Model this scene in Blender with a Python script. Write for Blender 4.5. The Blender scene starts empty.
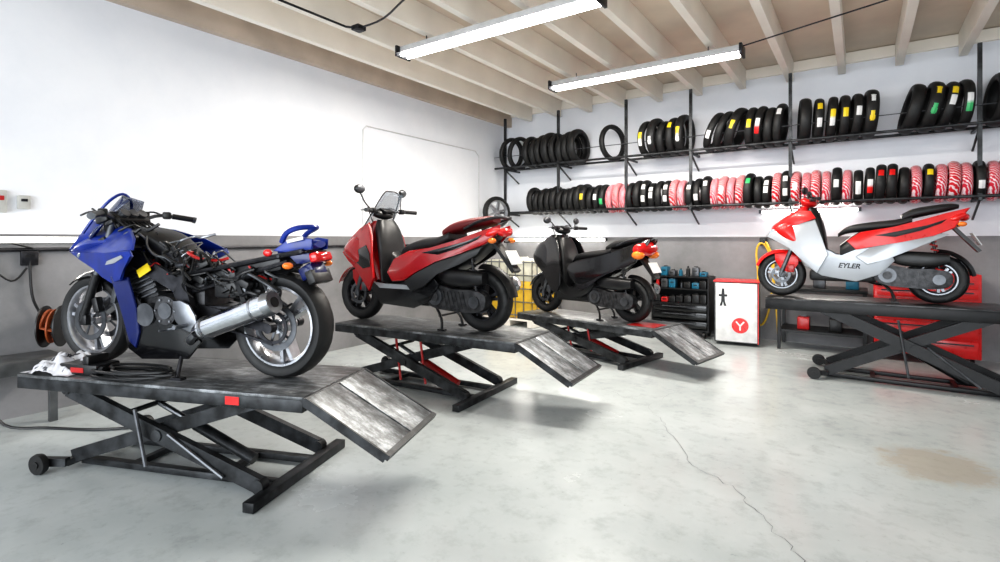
import bpy, bmesh, math, random
from mathutils import Vector, Matrix, Euler, noise
random.seed(7)
SC=bpy.context.scene
COL=SC.collection
pi=math.pi
def V(*a): return Vector(a)
def newbm():
    bm=bmesh.new(); bm.faces.layers.int.new('dn'); return bm
# ------------------------------------------------------------ materials
def mat(name,col,rough=.5,metal=0,var=.08,scale=12,rvar=.1,bump=0,coat=0,es=0,trans=0,alpha=1,col2=None,stretch=None):
    m=bpy.data.materials.new(name); m.use_nodes=True
    nt=m.node_tree; N=nt.nodes; L=nt.links; b=N['Principled BSDF']
    tc=N.new('ShaderNodeTexCoord'); no=N.new('ShaderNodeTexNoise')
    no.inputs['Scale'].default_value=scale; no.inputs['Detail'].default_value=6
    if stretch:
        mp=N.new('ShaderNodeMapping'); mp.inputs['Scale'].default_value=stretch
        L.new(tc.outputs['Object'],mp.inputs['Vector']); L.new(mp.outputs[0],no.inputs['Vector'])
    else: L.new(tc.outputs['Object'],no.inputs['Vector'])
    cr=N.new('ShaderNodeValToRGB'); c2=col2 or tuple(min(1,c*(1+var)) for c in col)
    cr.color_ramp.elements[0].color=(*[c*(1-var) for c in col],1); cr.color_ramp.elements[0].position=.35 if col2 is None else .38
    cr.color_ramp.elements[1].color=(*c2,1); cr.color_ramp.elements[1].position=.65 if col2 is None else .42
    L.new(no.outputs['Fac'],cr.inputs['Fac']); L.new(cr.outputs[0],b.inputs['Base Color'])
    mr=N.new('ShaderNodeMapRange'); mr.inputs['To Min'].default_value=max(0,rough-rvar); mr.inputs['To Max'].default_value=min(1,rough+rvar)
    L.new(no.outputs['Fac'],mr.inputs['Value']); L.new(mr.outputs[0],b.inputs['Roughness'])
    b.inputs['Metallic'].default_value=metal; b.inputs['Coat Weight'].default_value=coat
    if coat: b.inputs['Coat Roughness'].default_value=.05
    if bump:
        bu=N.new('ShaderNodeBump'); bu.inputs['Strength'].default_value=bump; bu.inputs['Distance'].default_value=.01
        L.new(no.outputs['Fac'],bu.inputs['Height']); L.new(bu.outputs[0],b.inputs['Normal'])
    if es:
        b.inputs['Emission Color'].default_value=(*col,1); b.inputs['Emission Strength'].default_value=es
    if trans: b.inputs['Transmission Weight'].default_value=trans
    if alpha<1: b.inputs['Alpha'].default_value=alpha
    return m
M={}
def dm(k,*a,**kw): M[k]=mat(k,*a,**kw)
dm('rubber',(.010,.010,.0105),.55,rvar=.1,scale=30)
dm('black',(.009,.009,.010),.4,rvar=.12)
dm('blackgloss',(.006,.006,.007),.18,coat=.3,rvar=.04)
dm('darkmetal',(.04,.04,.045),.4,metal=.8,var=.3,scale=20)
dm('steel',(.34,.35,.37),.3,metal=1,var=.2)
dm('alu',(.24,.25,.27),.33,metal=.85,var=.15)
dm('alubright',(.45,.46,.49),.3,metal=.9,var=.2)
dm('chrome',(.72,.73,.76),.12,metal=1,rvar=.04)
dm('gunmetal',(.12,.125,.135),.38,metal=.8,var=.25)
dm('engine',(.05,.05,.053),.45,metal=.6,var=.5,scale=18)
dm('blue',(.002,.024,.24),.3,coat=.15,rvar=.05,var=.2)
dm('bluedark',(.002,.010,.10),.3,coat=.2,rvar=.04)
dm('red',(.38,.003,.006),.25,coat=.35,rvar=.04)
dm('redmetal',(.42,.01,.01),.35,coat=.3)
dm('redbright',(.68,.012,.012),.3,coat=.2)
dm('silver',(.42,.44,.47),.3,metal=.25,coat=.4,var=.03,rvar=.02,scale=2)
dm('white',(.75,.75,.75),.35)
dm('amber',(.95,.22,.02),.15,coat=.5)
dm('redlens',(.7,.01,.01),.1,coat=.8)
dm('lens',(.35,.4,.45),.05,coat=1)
dm('smoke',(.02,.035,.10),.05,coat=.6,alpha=.65)
dm('clear',(.25,.3,.35),.04,coat=1,alpha=.4)
dm('seat',(.010,.010,.011),.5,bump=.1,scale=60)
dm('seatred',(.12,.005,.007),.5,bump=.1,scale=60)
dm('yellow',(.85,.62,.02),.4)
dm('orange',(.35,.08,.02),.5)
dm('green',(.05,.45,.15),.4)
dm('teal',(.01,.12,.20),.4)
dm('lift',(.12,.125,.13),.42,metal=.5,var=.35,scale=5,rvar=.15,bump=.15)
dm('liftdark',(.035,.037,.04),.42,metal=.4,var=.7,scale=9,bump=.1)
dm('liftblack',(.010,.010,.011),.42,metal=.3,var=.5,scale=9)
dm('plastic_white',(.75,.73,.60),.4,trans=.1)
dm('ibcyellow',(.80,.50,.04),.35,trans=.05)
dm('tubeglow',(1,.98,.93),.4,es=12)
dm('tubesoft',(1,.97,.90),.4,es=5)
dm('fixture',(.5,.5,.5),.4)
dm('conduitwhite',(.55,.55,.56),.4)
dm('joist',(.93,.88,.80),.7,var=.04,scale=2)
dm('deck',(.76,.66,.55),.8,var=.08,scale=1.5)
dm('ledger',(.56,.47,.39),.8,var=.12,scale=2)
dm('plug',(.45,.45,.43),.5)
dm('cloth',(.06,.06,.07),.9,col2=(.62,.62,.65),scale=16)
dm('hoseyellow',(.8,.5,.03),.4)
def liftdeck(name,base,lo=.3,hi=3.0,st=(1.2,20,1),p=(.18,.25,.31)):
    m=bpy.data.materials.new(name); m.use_nodes=True; nt=m.node_tree; N=nt.nodes; L=nt.links; b=N['Principled BSDF']
    tc=N.new('ShaderNodeTexCoord'); mp=N.new('ShaderNodeMapping'); mp.inputs['Scale'].default_value=st
    L.new(tc.outputs['Object'],mp.inputs[0]); no=N.new('ShaderNodeTexNoise'); no.inputs['Scale'].default_value=4; no.inputs['Detail'].default_value=10; no.inputs['Roughness'].default_value=.72
    L.new(mp.outputs[0],no.inputs[0]); n2=N.new('ShaderNodeTexNoise'); n2.inputs['Scale'].default_value=5; n2.inputs['Detail'].default_value=9; n2.inputs['Roughness'].default_value=.8
    L.new(tc.outputs['Object'],n2.inputs[0]); mu=N.new('ShaderNodeMath'); mu.operation='MULTIPLY'
    L.new(no.outputs['Fac'],mu.inputs[0]); L.new(n2.outputs['Fac'],mu.inputs[1])
    cr=N.new('ShaderNodeValToRGB'); e=cr.color_ramp.elements
    e[0].position=p[0]; e[0].color=(*[c*lo for c in base],1); e[1].position=p[2]; e[1].color=(*[min(1,c*hi) for c in base],1)
    x=e.new(p[1]); x.color=(*base,1)
    L.new(mu.outputs[0],cr.inputs[0]); L.new(cr.outputs[0],b.inputs['Base Color'])
    b.inputs['Metallic'].default_value=.3; b.inputs['Roughness'].default_value=.38
    M[name]=m
liftdeck('deckworn',(.11,.115,.12),.35,2.6,(1.2,8,1),(.16,.25,.34)); liftdeck('rampworn',(.17,.18,.19),.35,2.6,(2,5,1),(.17,.25,.36)); liftdeck('deckblack',(.02,.02,.021))
def stripes(name,c1,c2,sc,rot):
    m=bpy.data.materials.new(name); m.use_nodes=True; nt=m.node_tree; N=nt.nodes; L=nt.links; b=N['Principled BSDF']
    tc=N.new('ShaderNodeTexCoord'); mp=N.new('ShaderNodeMapping'); mp.inputs['Rotation'].default_value=rot
    w=N.new('ShaderNodeTexWave'); w.inputs['Scale'].default_value=sc; w.inputs['Distortion'].default_value=4; w.inputs['Detail Scale'].default_value=2
    cr=N.new('ShaderNodeValToRGB'); cr.color_ramp.interpolation='CONSTANT'
    cr.color_ramp.elements[0].color=(*c1,1); cr.color_ramp.elements[1].color=(*c2,1); cr.color_ramp.elements[1].position=.72
    L.new(tc.outputs['Object'],mp.inputs[0]); L.new(mp.outputs[0],w.inputs[0]); L.new(w.outputs['Fac'],cr.inputs[0]); L.new(cr.outputs[0],b.inputs['Base Color'])
    b.inputs['Roughness'].default_value=.3; M[name]=m
stripes('wrapred',(.60,.006,.02),(.78,.66,.68),11,(0,.9,.5))
stripes('wrapwhite',(.60,.02,.05),(.78,.62,.65),15,(.4,.3,.8))
# ------------------------------------------------------------ mesh helpers
def setmi(bm,mi):
    ly=bm.faces.layers.int['dn']
    for f in bm.faces:
        if f[ly]==0: f.material_index=mi; f[ly]=1
def cat(pts,sub,closed=False):
    if sub<=1: return [Vector(p) for p in pts]
    P=[Vector(p) for p in pts]; n=len(P); out=[]
    for i in range(n if closed else n-1):
        if closed: a,b,c,d=P[(i-1)%n],P[i],P[(i+1)%n],P[(i+2)%n]
        else: a,b,c,d=P[max(i-1,0)],P[i],P[i+1],P[min(i+2,n-1)]
        for k in range(sub):
            t=k/sub
            out.append(.5*((2*b)+(c-a)*t+(2*a-5*b+4*c-d)*t*t+(3*b-a-3*c+d)*t**3))
    if not closed: out.append(P[-1])
    return out
def ringfaces(bm,rings,closed_len=False,closed_ring=True,caps=True):
    n=len(rings[0]); R=len(rings)
    for i in range(R if closed_len else R-1):
        a,b=rings[i],rings[(i+1)%R]
        for j in range(n if closed_ring else n-1):
            k=(j+1)%n
            try: bm.faces.new((a[j],a[k],b[k],b[j]))
            except ValueError: pass
    if caps and not closed_len and closed_ring:
        for r in (rings[0],rings[-1]):
            try: bm.faces.new(r)
            except ValueError: pass
def box(bm,c,s,rot=None,mi=0,bev=0):
    m=Matrix.Translation(Vector(c))
    if rot: m=m@Euler(rot).to_matrix().to_4x4()
    m=m@Matrix.Diagonal((*s,1))
    r=bmesh.ops.create_cube(bm,size=1,matrix=m)
    if bev:
        es=list({e for v in r['verts'] for e in v.link_edges})
        bmesh.ops.bevel(bm,geom=es,offset=bev,segments=2,affect='EDGES',profile=.5)
    setmi(bm,mi)
def frame(d):
    d=d.normalized(); u=d.cross(V(0,1,0))
    if u.length<.05: u=d.cross(V(1,0,0))
    u.normalize(); w=u.cross(d).normalized(); return u,w
def cyl(bm,p1,p2,r1,r2=None,n=16,mi=0):
    p1=Vector(p1);p2=Vector(p2); r2=r1 if r2 is None else r2
    u,w=frame(p2-p1); rings=[]
    for p,r in ((p1,r1),(p2,r2)):
        rings.append([bm.verts.new(p+u*r*math.cos(2*pi*i/n)+w*r*math.sin(2*pi*i/n)) for i in range(n)])
    ringfaces(bm,rings); setmi(bm,mi)
def beam(bm,p1,p2,w,h,w2=None,h2=None,mi=0):
    p1=Vector(p1);p2=Vector(p2); u,ww=frame(p2-p1); rings=[]
    for p,a,b in ((p1,w,h),(p2,w2 or w,h2 or h)):
        rings.append([bm.verts.new(p+u*b/2*sx+ww*a/2*sy) for sx,sy in ((1,1),(1,-1),(-1,-1),(-1,1))])
    ringfaces(bm,rings); setmi(bm,mi)
def tube(bm,pts,r,n=8,sub=1,closed=False,mi=0):
    P=cat(pts,sub,closed); N=len(P); u=None; rings=[]
    for i,p in enumerate(P):
        a=P[(i-1)%N] if (closed or i>0) else p; b=P[(i+1)%N] if (closed or i<N-1) else p
        d=(b-a).normalized()
        if u is None: u,_=frame(d)
        u=(u-d*u.dot(d))
        if u.length<1e-5: u,_=frame(d)
        u.normalize(); w=d.cross(u)
        rings.append([bm.verts.new(p+u*r*math.cos(2*pi*k/n)+w*r*math.sin(2*pi*k/n)) for k in range(n)])
    ringfaces(bm,rings,closed_len=closed); setmi(bm,mi)
def lathe(bm,prof,c=(0,0,0),n=40,a0=0,a1=2*pi,tread=None,closedp=True,mi=0):
    c=Vector(c); full=abs(a1-a0-2*pi)<1e-6; rings=[]
    for i in range(n if full else n+1):
        t=a0+(a1-a0)*i/n; ring=[]
        for j,(r,y) in enumerate(prof):
            rr=r
            if tread and j in tread[0] and ((i+tread[1]*abs(j-tread[3]))%tread[2])==0: rr-=tread[4]
            ring.append(bm.verts.new(c+V(rr*math.cos(t),y,rr*math.sin(t))))
        rings.append(ring)
    ringfaces(bm,rings,closed_len=full,closed_ring=closedp); setmi(bm,mi)
def loft(bm,secs,axis='x',n=24,e=2.4,sub=4,y0=0,mi=0):
    P=cat([(s[0],s[1],s[2]) for s in secs],sub); Q=cat([(s[3],0,0) for s in secs],sub); rings=[]
    for p,q in zip(P,Q):
        ring=[]; a=max(p[2],.002); b=max(q[0],.002)
        for i in range(n):
            t=2*pi*i/n; cx=math.copysign(abs(math.cos(t))**(2/e),math.cos(t)); sx=math.copysign(abs(math.sin(t))**(2/e),math.sin(t))
            if axis=='x': ring.append(bm.verts.new((p[0],y0+a*cx,p[1]+b*sx)))
            else: ring.append(bm.verts.new((p[1]+b*sx,y0+a*cx,p[0])))
        rings.append(ring)
    ringfaces(bm,rings); setmi(bm,mi)
def plate(bm,prof,y,t,sub=1,lean=0,zr=0,kx=0,xr=0,bev=.006,mi=0,side=None):
    P=cat([(p[0],p[1],0) for p in prof],sub,True)
    A=[];Bv=[]; s=side or (1 if y>=0 else -1)
    for p in P:
        yy=s*max(.0,(abs(y)+lean*(p[1]-zr)+kx*(p[0]-xr)))
        A.append(bm.verts.new((p[0],yy-t/2,p[1]))); Bv.append(bm.verts.new((p[0],yy+t/2,p[1])))
    ringfaces(bm,[A,Bv])
    if bev:
        outer=Bv if s>0 else A; st=set(outer)
        es=[e for v in outer for e in v.link_edges if e.verts[0] in st and e.verts[1] in st]
        bmesh.ops.bevel(bm,geom=list(set(es)),offset=min(bev,t*.45),segments=2,affect='EDGES',profile=.5)
    setmi(bm,mi)
def ball(bm,c,s,mi=0,rot=None,n=16):
    m=Matrix.Translation(Vector(c))
    if rot: m=m@Euler(rot).to_matrix().to_4x4()
    bmesh.ops.create_uvsphere(bm,u_segments=n,v_segments=max(8,n*2//3),radius=1,matrix=m@Matrix.Diagonal((*s,1))); setmi(bm,mi)
def fender(bm,cx,cz,r,a0,a1,w,n=16,mi=0,t=.006):
    prof=[]
    for k in range(9):
        a=-1+k/4; prof.append((r-.035*a*a,w/2*a))
    for k in range(9):
        a=1-k/4; prof.append((r-t-.035*a*a,(w/2-t)*a))
    lathe(bm,prof,(cx,0,cz),n,a0,a1,mi=mi)
def helix(c1,c2,r,turns,n=12):
    c1=Vector(c1);c2=Vector(c2);u,w=frame(c2-c1);out=[]
    for i in range(int(turns*n)+1):
        t=i/(turns*n); a=2*pi*i/n; out.append(c1.lerp(c2,t)+u*r*math.cos(a)+w*r*math.sin(a))
    return out
def obj(name,bm,mats,parent=None,label=None,cat_=None,loc=None,rot=None,smooth=True,group=None,kind=None):
    bmesh.ops.recalc_face_normals(bm,faces=bm.faces)
    if smooth:
        for f in bm.faces: f.smooth=True
        for e in bm.edges:
            if len(e.link_faces)==2 and e.calc_face_angle(0)>.62: e.smooth=False
    me=bpy.data.meshes.new(name); bm.to_mesh(me); bm.free()
    for m in (mats if isinstance(mats,(list,tuple)) else [mats]): me.materials.append(M[m] if isinstance(m,str) else m)
    o=bpy.data.objects.new(name,me); COL.objects.link(o)
    if parent: o.parent=parent
    if loc: o.location=loc
    if rot: o.rotation_euler=rot
    if label: o['label']=label
    if cat_: o['category']=cat_
    if group: o['group']=group
    if kind: o['kind']=kind
    return o
def root(name,label,cat_,loc,rz=0,scale=1,group=None):
    o=bpy.data.objects.new(name,None); COL.objects.link(o); o.empty_display_size=.1
    o.location=loc; o.rotation_euler=(0,0,rz); o.scale=(scale,)*3; o['label']=label; o['category']=cat_
    if group: o['group']=group
    return o
def part(name,parent,mats,fn,**k):
    bm=newbm(); fn(bm); return obj(name,bm,mats,parent,**k)
def part2(name,parent,mats,fn,**k):
    for s in (1,-1): part(name,parent,mats,lambda bm:fn(bm,s),**k)
def text(name,s,size,parent,loc,rot,m,shear=0,ext=.002,bold=0):
    cu=bpy.data.curves.new(name,'FONT'); cu.body=s; cu.size=size; cu.extrude=ext; cu.shear=shear; cu.align_x='CENTER'; cu.align_y='CENTER'; cu.offset=bold
    t=bpy.data.objects.new(name+'_t',cu); COL.objects.link(t)
    me=bpy.data.meshes.new_from_object(t); bpy.data.objects.remove(t); me.materials.clear(); me.materials.append(M[m]); me.name=name
    o=bpy.data.objects.new(name,me); COL.objects.link(o); o.parent=parent; o.location=loc; o.rotation_euler=rot
    return o
def screen(bm,xb,zb,run,rise,w,taper,cup):
    g=[]
    for j in range(9):
        v=j/8; row=[]
        for k in range(13):
            u=-1+k/6; ww=w*(1-taper*v*v)
            row.append(bm.verts.new((xb-run*v-cup*u*u,ww*u,zb+rise*v-.05*u*u*(1-v)-.04*u*u*v)))
        g.append(row)
    for a,b in zip(g,g[1:]):
        for k in range(12): bm.faces.new((a[k],a[k+1],b[k+1],b[k]))
# ------------------------------------------------------------ room
XL,YB,XR,YF,H=-5.67,8.47,4.6,-2.2,3.98
def wallmat():
    m=bpy.data.materials.new('wall_paint'); m.use_nodes=True; nt=m.node_tree; N=nt.nodes; L=nt.links; b=N['Principled BSDF']
    g=N.new('ShaderNodeNewGeometry'); sp=N.new('ShaderNodeSeparateXYZ'); L.new(g.outputs['Position'],sp.inputs[0])
    no=N.new('ShaderNodeTexNoise'); no.inputs['Scale'].default_value=1.2; no.inputs['Detail'].default_value=9; no.inputs['Roughness'].default_value=.65; L.new(g.outputs['Position'],no.inputs[0])
    c1=N.new('ShaderNodeValToRGB'); c1.color_ramp.elements[0].color=(.74,.76,.81,1); c1.color_ramp.elements[1].color=(.80,.815,.855,1); c1.color_ramp.elements[0].position=.3; c1.color_ramp.elements[1].position=.6
    c2=N.new('ShaderNodeValToRGB'); c2.color_ramp.elements[0].color=(.19,.19,.195,1); c2.color_ramp.elements[1].color=(.28,.275,.285,1); c2.color_ramp.elements[0].position=.35; c2.color_ramp.elements[1].position=.62
    L.new(no.outputs['Fac'],c1.inputs[0]); L.new(no.outputs['Fac'],c2.inputs[0])
    gt=N.new('ShaderNodeMath'); gt.operation='GREATER_THAN'; gt.inputs[1].default_value=1.5; L.new(sp.outputs['Z'],gt.inputs[0])
    mx=N.new('ShaderNodeMix'); mx.data_type='RGBA'; L.new(gt.outputs[0],mx.inputs[0]); L.new(c2.outputs[0],mx.inputs[6]); L.new(c1.outputs[0],mx.inputs[7])
    L.new(mx.outputs[2],b.inputs['Base Color']); b.inputs['Roughness'].default_value=.65
    n2=N.new('ShaderNodeTexNoise'); n2.inputs['Scale'].default_value=14; L.new(g.outputs['Position'],n2.inputs[0])
    bu=N.new('ShaderNodeBump'); bu.inputs['Strength'].default_value=.08; L.new(n2.outputs['Fac'],bu.inputs['Height']); L.new(bu.outputs[0],b.inputs['Normal'])
    return m
def floormat():
    m=bpy.data.materials.new('floor_concrete'); m.use_nodes=True; nt=m.node_tree; N=nt.nodes; L=nt.links; b=N['Principled BSDF']
    g=N.new('ShaderNodeNewGeometry')
    def nz(s,d=8,r=.6):
        n=N.new('ShaderNodeTexNoise'); n.inputs['Scale'].default_value=s; n.inputs['Detail'].default_value=d; n.inputs['Roughness'].default_value=r; L.new(g.outputs['Position'],n.inputs[0]); return n
    n1=nz(.9); n2=nz(7,10,.7); n4=nz(28,6,.7)
    c1=N.new('ShaderNodeValToRGB'); e=c1.color_ramp.elements; e[0].color=(.42,.455,.46,1); e[0].position=.3; e[1].color=(.53,.565,.57,1); e[1].position=.62
    L.new(n1.outputs['Fac'],c1.inputs[0])
    c2=N.new('ShaderNodeValToRGB'); e=c2.color_ramp.elements; e[0].color=(.80,.80,.80,1); e[0].position=.28; e[1].color=(1,1,1,1); e[1].position=.5
    L.new(n2.outputs['Fac'],c2.inputs[0])
    mx=N.new('ShaderNodeMix'); mx.data_type='RGBA'; mx.blend_type='MULTIPLY'; mx.inputs[0].default_value=1
    L.new(c1.outputs[0],mx.inputs[6]); L.new(c2.outputs[0],mx.inputs[7])
    c3=N.new('ShaderNodeValToRGB'); e=c3.color_ramp.elements; e[0].color=(.45,.45,.45,1); e[0].position=.27; e[1].color=(1,1,1,1); e[1].position=.36
    L.new(n4.outputs['Fac'],c3.inputs[0]); mx3=N.new('ShaderNodeMix'); mx3.data_type='RGBA'; mx3.blend_type='MULTIPLY'; mx3.inputs[0].default_value=.5
    L.new(mx.outputs[2],mx3.inputs[6]); L.new(c3.outputs[0],mx3.inputs[7])
    d=N.new('ShaderNodeVectorMath'); d.operation='DISTANCE'; d.inputs[1].default_value=(.40,4.35,0); L.new(g.outputs['Position'],d.inputs[0])
    mr=N.new('ShaderNodeMapRange'); mr.inputs['From Min'].default_value=.6; mr.inputs['From Max'].default_value=.0; L.new(d.outputs['Value'],mr.inputs['Value'])
    mu=N.new('ShaderNodeMath'); mu.operation='MULTIPLY'; L.new(mr.outputs[0],mu.inputs[0]); L.new(n2.outputs['Fac'],mu.inputs[1])
    st=N.new('ShaderNodeMapRange'); st.inputs['From Min'].default_value=.2; st.inputs['From Max'].default_value=.3; st.inputs['To Max'].default_value=.5; L.new(mu.outputs[0],st.inputs['Value'])
    m2=N.new('ShaderNodeMix'); m2.data_type='RGBA'; L.new(st.outputs[0],m2.inputs[0]); L.new(mx3.outputs[2],m2.inputs[6]); m2.inputs[7].default_value=(.36,.29,.20,1)
    L.new(m2.outputs[2],b.inputs['Base Color'])
    r=N.new('ShaderNodeMapRange'); r.inputs['From Min'].default_value=.3; r.inputs['From Max'].default_value=.7; r.inputs['To Min'].default_value=.12; r.inputs['To Max'].default_value=.30; L.new(n1.outputs['Fac'],r.inputs['Value']); L.new(r.outputs[0],b.inputs['Roughness'])
    bu=N.new('ShaderNodeBump'); bu.inputs['Strength'].default_value=.04; L.new(n2.outputs['Fac'],bu.inputs['Height']); L.new(bu.outputs[0],b.inputs['Normal'])
    return m
WM=wallmat(); FM=floormat()
def sbox(name,c,s,m,label):
    bm=newbm(); box(bm,(0,0,0),s); return obj(name,bm,m,kind='structure',label=label,cat_='structure',smooth=False,loc=c)
sbox('floor',((XL+XR)/2,(YB+YF)/2,-.05),(XR-XL+.4,YB-YF+.4,.1),FM,'grey painted concrete workshop floor with stains')
sbox('wall_left',(XL-.1,(YB+YF)/2,H/2),(.2,YB-YF+.4,H),WM,'unseen white wall added for bounce light, grey painted lower band')
sbox('wall_back',((XL+XR)/2,YB+.1,H/2),(XR-XL,.2,H),WM,'unseen white wall added for bounce light, grey painted lower band')
sbox('wall_right_bounce',(XR+.1,(YB+YF)/2,H/2),(.2,YB-YF+.4,H),WM,'unseen white wall added for bounce light, grey painted lower band')  # out of view, added to bounce light back into the room
sbox('ceiling',((XL+XR)/2,(YB+YF)/2,H+.05),(XR-XL+.4,YB-YF+.4,.1),'deck','pale tan roof decking above joists')
sbox('trim_1',(XL+.045,(YB+YF)/2,3.80),(.09,YB-YF-.02,.32),'ledger','tan timber ledger beam along the wall')
sbox('trim_2',((XL+XR)/2,YB-.03,3.90),(XR-XL-.2,.06,.14),'joist','cream painted timber plate along the wall')
x=-5.12
while x<4.4:
    bm=newbm(); box(bm,(0,0,0),(.085,YB-YF-.1,.29),bev=.004)
    obj('ceiling_joist',bm,'joist',loc=(x,(YB+YF)/2-.02,H-.146),label='cream painted timber roof joist under decking',cat_='joist',kind='structure',smooth=False)
    x+=.615
def crack(pts,w=.006):
    bm=newbm(); P=cat(pts,7); out=[]
    for p in P:
        p=Vector(p)+V(random.uniform(-.025,.025),random.uniform(-.02,.02),0)
        ww=w*random.uniform(.2,1)
        out.append((bm.verts.new((p.x-ww,p.y-ww*.5,.0015)),bm.verts.new((p.x+ww,p.y+ww*.5,.0015))))
    for a,b in zip(out,out[1:]): bm.faces.new((a[0],a[1],b[1],b[0]))
    obj('floor_crack',bm,'gunmetal',kind='structure',label='thin dark crack in the concrete floor',cat_='crack',smooth=False)
crack([(-.15,2.6,0),(-.226,2.75,0),(-.433,3.03,0),(-.596,3.25,0),(-.92,3.53,0),(-1.25,4.09,0)],.0022)
crack([(-1.25,4.09,0),(-1.5,4.5,0),(-1.4,5.2,0)],.0013)
crack([(-2.6,4.6,0),(-2.2,4.75,0),(-1.7,4.6,0),(-1.3,4.75,0)],.0014)
# ------------------------------------------------------------ wheels
def tyreprof(r,ri,w):
    h=r-ri
    return [(ri,-.36*w),(ri+.15*h,-.43*w),(ri+.45*h,-.5*w),(ri+.7*h,-.48*w),(r-.12*h,-.36*w),(r-.03*h,-.2*w),(r,0),(r-.03*h,.2*w),(r-.12*h,.36*w),(ri+.7*h,.48*w),(ri+.45*h,.5*w),(ri+.15*h,.43*w),(ri,.36*w),(ri+.1*h,.3*w),(ri+.1*h,-.3*w)]
def wheel(par,nm,cx,r,w,rr,spokes,rim='alu',disc=1,dual=False,cz=None):
    cz=r if cz is None else cz
    def f(bm):
        lathe(bm,[(rr+.006,-.40*w),(rr+.006,-.38*w),(rr-.004,-.36*w),(rr-.010,0),(rr-.004,.36*w),(rr+.006,.38*w),(rr+.006,.40*w),(rr-.006,.40*w),(rr-.018,.25*w),(rr-.020,0),(rr-.018,-.25*w),(rr-.006,-.40*w)],(cx,0,cz),48)
        cyl(bm,(cx,-w*.45,cz),(cx,w*.45,cz),.042,n=24); cyl(bm,(cx,-w*.6-.02,cz),(cx,w*.6+.02,cz),.014,n=12)
        for k in range(spokes):
            a=2*pi*k/spokes+.3
            for da in ((-.16,.16) if dual else (0,)):
                beam(bm,(cx+.03*math.cos(a),0,cz+.03*math.sin(a)),(cx+(rr-.012)*math.cos(a+da),0,cz+(rr-.012)*math.sin(a+da)),w*.6,.045 if not dual else .026,w*.5,.028 if not dual else .022)
    o=part(nm,par,rim,f)
    def t(bm): lathe(bm,tyreprof(r,rr,w),(cx,0,cz),72,tread=((4,5,7,8),2,6,6,.006))
    part('tire',o,'rubber',t)
    if disc:
        for s in ((1,-1) if disc==2 else (1,)):
            def d(bm):
                lathe(bm,[(rr*.46,s*w*.5-.003),(rr*.62,s*w*.5-.003),(rr*.62,s*w*.5+.003),(rr*.46,s*w*.5+.003)],(cx,0,cz),36)
                for k in range(5):
                    a=2*pi*k/5; beam(bm,(cx+.03*math.cos(a),s*w*.48,cz+.03*math.sin(a)),(cx+rr*.48*math.cos(a),s*w*.5,cz+rr*.48*math.sin(a)),.006,.014)
            part('brake_disc',o,'gunmetal',d)
    return o
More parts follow.
